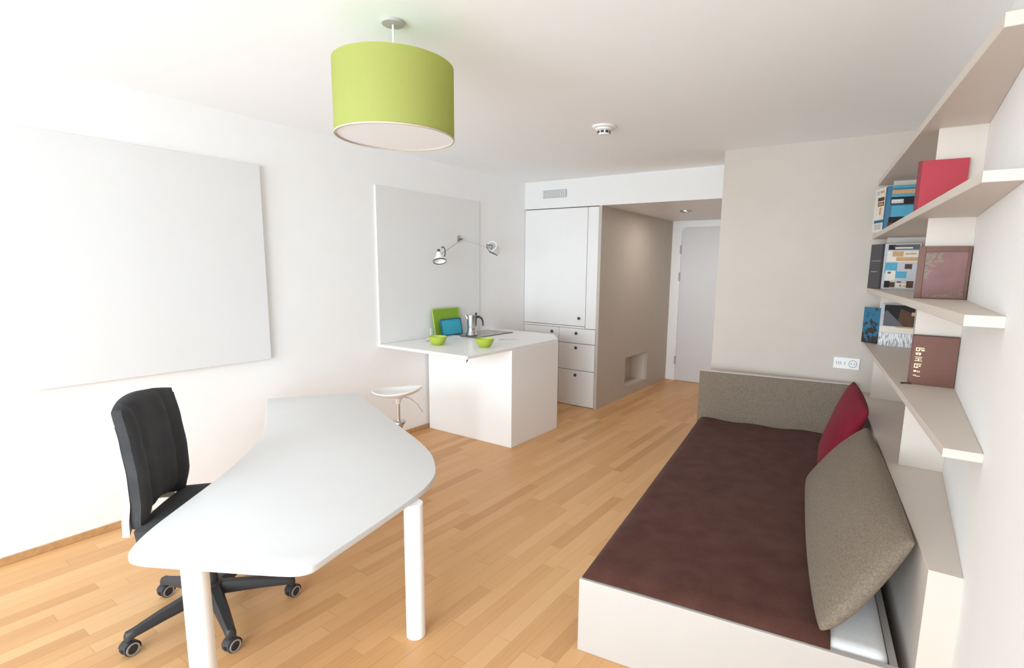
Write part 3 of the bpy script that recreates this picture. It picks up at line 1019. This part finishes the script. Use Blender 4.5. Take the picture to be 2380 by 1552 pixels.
# padded headboard
F, B = [], []
for i in range(13):
    s = i / 12
    fr, br = [], []
    for j in range(25):
        q = j / 24
        bul = 0.018 * (1 - (2 * s - 1) ** 6) * (1 - (2 * q - 1) ** 10)
        z = 0.318 + (0.782 - 0.318) * s
        fr.append(tuple(bed(-0.005 + 1.17 * q, 2.735 - bul + 0.006 * sin(9 * q) * (1 - s), z)))
        br.append(tuple(bed(-0.005 + 1.17 * q, 2.800, z)))
    F.append(fr)
    B.append(br)
obj('headboard', shell(F, B), HEADF, t, smooth=True, label='taupe woven upholstered headboard')
obj('headboard_cap', bedbox(-0.008, 1.16, 2.735, 2.802, 0.7835, 0.789, 0.002), LAM, t)

# mattress in a white sheet
mt = bedbox(0.028, 1.130, 0.033, 2.730, 0.161, 0.352, 0.045, 5)
tag(obj('mattress', mt, SHEET, smooth=True, auto=60), 'white sheeted mattress showing at the foot end beside the ledge', 'mattress')

# brown bedspread: a sheet over the mattress that turns down at the left side and the foot
F, B = [], []
nu, nv = 40, 60
rnd = random.Random(3)
for j in range(nv + 1):
    v = 0.012 + (2.728 - 0.012) * j / nv
    fr, br = [], []
    for i in range(nu + 1):
        ue = 0.945 + 0.165 * max(0, min(1, (v - 0.55) / 0.8))
        u = 0.008 + (ue - 0.008) * i / nu
        du, dv = u - 0.008, v - 0.012
        r = 0.045
        drop = 0.0
        for d in (du, dv):
            if d < r:
                drop = max(drop, r - math.sqrt(max(0, r * r - (r - d) ** 2)))
        if du < r and dv < r:
            k = min(r, math.hypot(r - du, r - dv))
            drop = r - math.sqrt(max(0, r * r - k * k))
        wv = 0.0022 * sin(5.3 * u + 2.1 * v) * sin(3.7 * v + 1.0) + 0.0012 * sin(13 * u + 3) * sin(9 * v)
        far = max(0, (v - 2.45) / 0.28)
        wv += 0.012 * far * far * (0.5 + 0.5 * sin(17 * u))
        z = 0.367 - drop * 0.62 + wv
        fr.append(tuple(bed(u, v, z)))
        br.append(tuple(bed(u + 0.004, v + 0.004, z - 0.004)))
    F.append(fr)
    B.append(br)
bmq = shell(F, B)
tag(obj('bedspread', bmq, BROWN, smooth=True, auto=60), 'dark brown bedspread covering most of the daybed', 'bedspread')

# cushions leaning on the ledge
tag(obj('bolster_cushion', pillow((-0.362, 3.500, 0.392), (-0.118, 1.880, 0.386), (0.116, 2.120, 0.745), (-0.075, 3.490, 0.790), 0.17, 30, -0.005, 0.006, 0.36, 2, (0.0, 0.10, -0.03, 0.05), 1), [TAUPE, BROWN2], smooth=True, auto=80),
    'long taupe woven cushion with dark brown back leaning on the ledge', 'cushion')
tag(obj('scatter_cushion', pillow((-0.345, 4.16, 0.392), (-0.300, 3.58, 0.392), (-0.090, 3.64, 0.830), (-0.205, 4.22, 0.900), 0.15, 24, -0.04, 0.006, 0.40, 5, (0.08, 0, 0, 0.0)), RED, smooth=True, auto=80),
    'crimson cushion propped behind the long taupe cushion', 'cushion')


# ------------------------------------------------------------------ ledge and shelves
def fx(y, off=0.0):
    return 0.155 - 0.1289 * (y - 1.95) + off


ledge = [(fx(1.996) + 0.012, 1.996), (XR, 1.996), (XR, YB), (fx(YB) + 0.012, YB)]
tag(obj('wall_ledge', prism(ledge, 0, 0.718, 0.002), LAM), 'waist high beige boxed ledge between the daybed and the right wall', 'ledge')
t = thing('wall_shelving', 'tapering beige built-in shelves holding books on the right wall', 'shelves', (0.05, 3.4, 0.72))
for z0, z1, y0 in ((1.102, 1.130, 1.962), (1.503, 1.536, 1.925), (1.900, 1.932, 1.935), (2.292, 2.330, 1.925)):
    b = prism([(fx(y0), y0), (XR - 0.0005, y0), (XR - 0.0005, YB - 0.0005), (fx(YB), YB - 0.0005)], z0, z1, 0.0015, 1)
    obj('shelf', b, LAM, t)
zs = [(0.7185, 1.102), (1.130, 1.503), (1.536, 1.900), (1.932, 2.292)]
for (z0, z1) in zs:
    obj('divider', box(0.075, XR - 0.0005, 3.065, 3.095, z0, z1), LAM, t)
    obj('divider', box(-0.112, XR - 0.0005, 4.62, 4.65, z0, z1), LAM, t)


# ------------------------------------------------------------------ books and frames
def book(name, label, cat, fp, z0, h, th, mats, group='books and albums on the wall shelves'):
    """upright book; fp = (left, right) plan points of the front cover, thickness goes away from the viewer.
    mats = cover, spine"""
    a, c = Vector((fp[0][0], fp[0][1], 0)), Vector((fp[1][0], fp[1][1], 0))
    u = (c - a).normalized()
    nb = Vector((-u.y, u.x, 0))
    wd = (c - a).length
    t = thing(name, label, cat, (a + c) / 2 + Vector((0, 0, z0)), 0, group)

    def blk(u0, u1, n0, n1, w0, w1, bev=0.0):
        q = box(u0, u1, n0, n1, w0, w1, bev)
        q.transform(Matrix.Translation(a + Vector((0, 0, z0))) @ Matrix(((u.x, nb.x, 0, 0), (u.y, nb.y, 0, 0), (0, 0, 1, 0), (0, 0, 0, 1))))
        return q
    ct = 0.003
    fc = obj('front_cover', blk(0.004, wd, 0, ct, 0, h, 0.001), mats[0], t)
    obj('back_cover', blk(0.004, wd, th - ct, th, 0, h, 0.001), mats[0], t)
    obj('spine', blk(0, 0.004, 0, th, 0, h, 0.001), mats[1], t)
    obj('pages', blk(0.0045, wd - 0.005, ct, th - ct, 0.004, h - 0.004), PAPER, t)
    return t, a + Vector((0, 0, z0)), u, fc


# red book leaning by the first divider, second shelf from the top
t, o, u, fc = book('hardback_book', 'red hardback book standing on the highest book shelf', 'book', ((0.014, 3.020), (0.196, 3.030)), 1.9325, 0.218, 0.030, (REDB, REDS))
q = panel_uv(o + u * 0.001, u, (0, 0, 1), [(0.002, 0.001, 0.012, 0.216, 0)], 0.0012)
obj('hinge_strip', q, REDS, fc)

# brown frame with a rose picture
t = thing('framed_picture', 'brown picture frame with rose coloured print standing on the middle shelf', 'picture frame', (0.15, 3.05, 1.5365))
fl, fr_, fz, fh = 0.054, 0.246, 1.5365, 0.236
o = Vector((fl, 3.036, fz))
wd = fr_ - fl
b = bmesh.new()
for u0, u1, v0, v1 in ((0, 0.026, 0, fh), (wd - 0.011, wd, 0, fh), (0.026, wd - 0.011, fh - 0.024, fh), (0.026, wd - 0.011, 0, 0.004)):
    bx(b, fl + u0, fl + u1, 3.030, 3.056, fz + v0, fz + v1, 0.001, 1)
obj('frame', b, BRF, t)
pc = obj('picture', box(fl + 0.026, fr_ - 0.011, 3.036, 3.044, fz + 0.004, fz + fh - 0.024), ROSE, t)
obj('backing', box(fl + 0.002, fr_ - 0.002, 3.0565, 3.0620, fz, fz + fh - 0.002), BRD, t)
rnd = random.Random(11)
q = bmesh.new()
for k in range(60):
    a_, r_ = rnd.random() ** 2 * 0.055, 0.004 + rnd.random() * 0.010
    zz = fh - 0.030 - rnd.random() ** 1.2 * (0.11 - a_ * 1.3)
    panel_uv((fl, 3.036, fz), (1, 0, 0), (0, 0, 1), [(0.028 + a_, zz - r_ * .7, 0.028 + a_ + r_, zz, 0)], 0.0003 + 0.00002 * k, q)
obj('print_patch', q, OLIVE, pc)
q = bmesh.new()
for k in range(50):
    a_ = 0.02 + rnd.random() * 0.125
    zz = 0.006 + rnd.random() ** 1.5 * (0.008 + 0.040 * max(0, (a_ - 0.03) / 0.12) ** 2)
    r_ = 0.004 + rnd.random() * 0.012
    panel_uv((fl, 3.036, fz), (1, 0, 0), (0, 0, 1), [(min(0.026 + a_, 0.168), zz, min(0.026 + a_ + r_, 0.180), zz + 0.004, 0)], 0.0003 + 0.00002 * k, q)
obj('print_patch', q, OLIVE, pc)

# brown notebook with gold lettering and a ribbon
t, o, u, fc = book('notebook', 'brown leather notebook with gold lettering standing on the lowest shelf', 'notebook', ((0.070, 3.036), (0.246, 3.040)), 1.1305, 0.232, 0.024, (BRB, BRB))
q = bmesh.new()
glyphs = [
    # group from the top down: bars as (u0, v0, u1, v1)
    (0.018, 0.172, 0.050, 0.176), (0.018, 0.160, 0.022, 0.176), (0.030, 0.161, 0.034, 0.173), (0.018, 0.159, 0.034, 0.163), (0.036, 0.164, 0.052, 0.168), (0.040, 0.160, 0.052, 0.163),
    (0.018, 0.148, 0.040, 0.152), (0.020, 0.141, 0.028, 0.148), (0.031, 0.140, 0.039, 0.147),
    (0.018, 0.129, 0.046, 0.132), (0.020, 0.121, 0.044, 0.124), (0.018, 0.112, 0.047, 0.115), (0.030, 0.115, 0.034, 0.121),
    (0.018, 0.096, 0.046, 0.100), (0.018, 0.080, 0.022, 0.097), (0.018, 0.079, 0.036, 0.083), (0.028, 0.083, 0.032, 0.095), (0.036, 0.086, 0.044, 0.092),
    (0.018, 0.060, 0.030, 0.068), (0.033, 0.058, 0.036, 0.067), (0.039, 0.059, 0.043, 0.066),
    (0.018, 0.042, 0.030, 0.046), (0.027, 0.039, 0.046, 0.042),
]
panel_uv(o, u, (0, 0, 1), [(*g, 0) for g in glyphs], 0.0006, q)
obj('lettering', q, GOLD, fc, label='gold lettering running down the cover')
q = box(0.072, 0.2455, 3.0350, 3.064, 1.1305 + 0.2322, 1.1305 + 0.2345, 0.001)
obj('top_edge', q, BRD, t)
q = tube([(0.085, 3.030, 1.1335), (0.066, 3.026, 1.1345), (0.044, 3.018, 1.1335)], [0.0035, 0.0035, 0.0045], 8)
obj('ribbon', q, BRD, t)


def twin(name, label, cat, A, Bc, Cc, z0, h, spine_m, cover_m, back=0.05):
    """thick volume seen on its edge: plan points A-B spine side, B-C front side"""
    A, Bc, Cc = (Vector((*p, 0)) for p in (A, Bc, Cc))
    d = Vector((0.004, back, 0))
    t = thing(name, label, cat, (A + Cc) / 2 + Vector((0, 0, z0)), 0, 'books and albums on the wall shelves')
    Ab, Cb = Vector((A.x + 0.004, max(A.y, Bc.y) + 0.012, 0)), Cc + d
    sp = prism([A, Bc, Bc + Vector((0.003, 0.012, 0)), Ab], z0, z0 + h, 0.001, 1)
    s_o = obj('spine', sp, spine_m, t)
    bd = prism([Bc + Vector((0.0005, 0, 0)), Cc, Cb, Bc + Vector((0.004, back, 0))], z0, z0 + h, 0.001, 1)
    b_o = obj('body', bd, cover_m, t)
    return t, s_o, b_o


def prints(o0, o1, z0, items, mats, par, name='cover_print'):
    a, c = Vector((*o0, z0)), Vector((*o1, z0))
    q = panel_uv(a, (c - a).normalized(), (0, 0, 1), items, 0.0005)
    return obj(name, q, mats, par)


PM = [CYANB, BLUEB, INK, OCHRE, SEPIA, SILV, PAPER, SLATE, SLATED]
# highest shelf: pale spined book with a blue cover
A, Bp, Cp = (-0.213, 4.60), (-0.140, 4.46), (0.030, 4.455)
t, s, bo = twin('picture_book', 'thick book with pale spine and blue cover on the highest book shelf', 'book', A, Bp, Cp, 1.9325, 0.305, PAPER, BLUEB)
wd = 0.170
prints(Bp, Cp, 1.9325, [(0.030, 0.250, wd, 0.278, 3), (0.028, 0.290, wd, 0.302, 0), (0.028, 0.232, wd, 0.248, 0), (0.026, 0.180, wd, 0.230, 2), (0.030, 0.188, 0.100, 0.216, 5), (0.034, 0.200, 0.086, 0.209, 6),
                        (0.036, 0.100, wd, 0.172, 0), (0.024, 0.060, wd, 0.098, 2), (0.020, 0.020, 0.130, 0.060, 4)], PM, bo)
wds = (Vector(Bp) - Vector(A)).length
prints(A, Bp, 1.9325, [(0.02, 0.262, 0.06, 0.285, 5), (0.07, 0.270, 0.12, 0.284, 3), (0.045, 0.215, 0.13, 0.240, 4), (0.05, 0.180, 0.13, 0.208, 4), (0.06, 0.186, 0.12, 0.202, 3),
                       (0.08, 0.120, 0.10, 0.170, 3), (0.02, 0.065, wds, 0.085, 1), (0.03, 0.02, 0.12, 0.058, 5), (wds - 0.014, 0.0, wds, 0.30, 1)], PM, s)

# middle shelf: slate binder with collage cover
A, Bp, Cp = (-0.205, 4.62), (-0.118, 4.50), (0.090, 4.46)
t, s, bo = twin('magazine_file', 'slate grey spined volume with collage cover on the middle shelf', 'book', A, Bp, Cp, 1.5365, 0.315, SLATE, SILV)
wds = (Vector(Bp) - Vector(A)).length
prints(A, Bp, 1.5365, [(0.02, 0.196, wds - 0.03, 0.199, 5), (0.025, 0.118, 0.09, 0.124, 3), (wds - 0.024, 0.0, wds, 0.315, 8)], PM, s)
prints(Bp, Cp, 1.5365, [(0.022, 0.272, 0.205, 0.308, 7), (0.024, 0.274, 0.062, 0.306, 2), (0.062, 0.280, 0.165, 0.290, 6), (0.052, 0.290, 0.082, 0.299, 4), (0.020, 0.190, 0.20, 0.264, 6), (0.050, 0.226, 0.115, 0.262, 3), (0.075, 0.196, 0.20, 0.222, 3),
                        (0.125, 0.240, 0.19, 0.250, 3), (0.012, 0.110, 0.085, 0.184, 0), (0.082, 0.080, 0.145, 0.124, 0), (0.088, 0.126, 0.168, 0.182, 5), (0.130, 0.142, 0.172, 0.176, 4), (0.020, 0.060, 0.080, 0.130, 6), (0.032, 0.108, 0.052, 0.122, 7),
                        (0.018, 0.012, 0.050, 0.058, 2), (0.050, 0.016, 0.082, 0.050, 4), (0.086, 0.012, 0.155, 0.042, 6), (0.094, 0.048, 0.118, 0.056, 4), (0.150, 0.014, 0.19, 0.06, 4), (0.112, 0.022, 0.122, 0.032, 7), (0.134, 0.022, 0.146, 0.030, 3)], PM, bo)

# lowest shelf: blue book, and a photo album in front of its right half
A, Bp, Cp = (-0.212, 4.70), (-0.100, 4.66), (0.03, 4.66)
t, s, bo = twin('picture_book', 'blue and black book at the far end of the lowest shelf', 'book', (-0.210, 4.68), (-0.100, 4.61), (-0.090, 4.608), 1.1305, 0.265, MOTTLE, SLATED, 0.03)
t, o, u, fc = book('photo_album', 'album with silver grass and dark photos on the lowest shelf', 'album', ((-0.101, 4.54), (0.108, 4.50)), 1.1305, 0.300, 0.035, (SILV, SILV))
q = panel_uv(o, u, (0, 0, 1), [(0.002, 0.002, 0.206, 0.095, 0)], 0.0006)
obj('grass_photo', q, STREAK, fc)
q = panel_uv(o, u, (0, 0, 1), [(0.022, 0.145, 0.206, 0.296, 0), (0.005, 0.098, 0.206, 0.140, 4), (0.100, 0.136, 0.206, 0.146, 3)], 0.0007)
bmq = panel_uv(o, u, (0, 0, 1), [(0.022, 0.150, 0.206, 0.296, 0)], 0.0012, q)
tri = bmesh.new()
nr = u.cross(Vector((0, 0, 1))).normalized()
P = [o + u * a_ + Vector((0, 0, c_)) + nr * 0.0022 for a_, c_ in ((0.022, 0.146), (0.150, 0.146), (0.040, 0.255), (0.022, 0.245))]
tri.faces.new([tri.verts.new(p) for p in P])
merge(bmq, tri, 1)
tri = bmesh.new()
P = [o + u * a_ + Vector((0, 0, c_)) + nr * 0.0022 for a_, c_ in ((0.152, 0.146), (0.206, 0.146), (0.206, 0.240), (0.120, 0.270), (0.110, 0.185))]
tri.faces.new([tri.verts.new(p) for p in P])
merge(bmq, tri, 2)
tri = bmesh.new()
P = [o + u * a_ + Vector((0, 0, c_)) + nr * 0.0024 for a_, c_ in ((0.186, 0.225), (0.206, 0.225), (0.206, 0.250), (0.188, 0.250))]
tri.faces.new([tri.verts.new(p) for p in P])
merge(bmq, tri, 3)
obj('dark_photo', bmq, [INK, SLATE, SEPIA, OCHRE, PAPER], fc)

# ------------------------------------------------------------------ wall socket by the headboard
t = thing('wall_socket', 'white double socket plate on the beige wall above the headboard', 'socket', (-0.298, YB, 0.93))
pl = obj('plate', box(-0.390, -0.207, YB - 0.010, YB - 0.0003, 0.888, 0.979, 0.003), WPLAST, t)
for cx_ in (-0.255,):
    b = lathe([(0.024, 0), (0.030, 0), (0.030, 0.003), (0.024, 0.003), (0.024, 0)], (cx_, YB - 0.010, 0.934), 28, M=Matrix.Rotation(pi / 2, 4, 'X'))
    obj('socket_ring', b, SILV, t)
    for dx in (-0.010, 0.010):
        b = lathe([(0, 0), (0.004, 0), (0.004, 0.0022), (0, 0.0022)], (cx_ + dx, YB - 0.010, 0.934), 12, M=Matrix.Rotation(pi / 2, 4, 'X'))
        obj('pin_hole', b, DARKP, t)
for x in (-0.367, -0.352, -0.338, -0.310):
    obj('data_port', box(x - 0.003, x + 0.003, YB - 0.0122, YB - 0.010, 0.922, 0.946, 0.0005, 1), SILV, t)
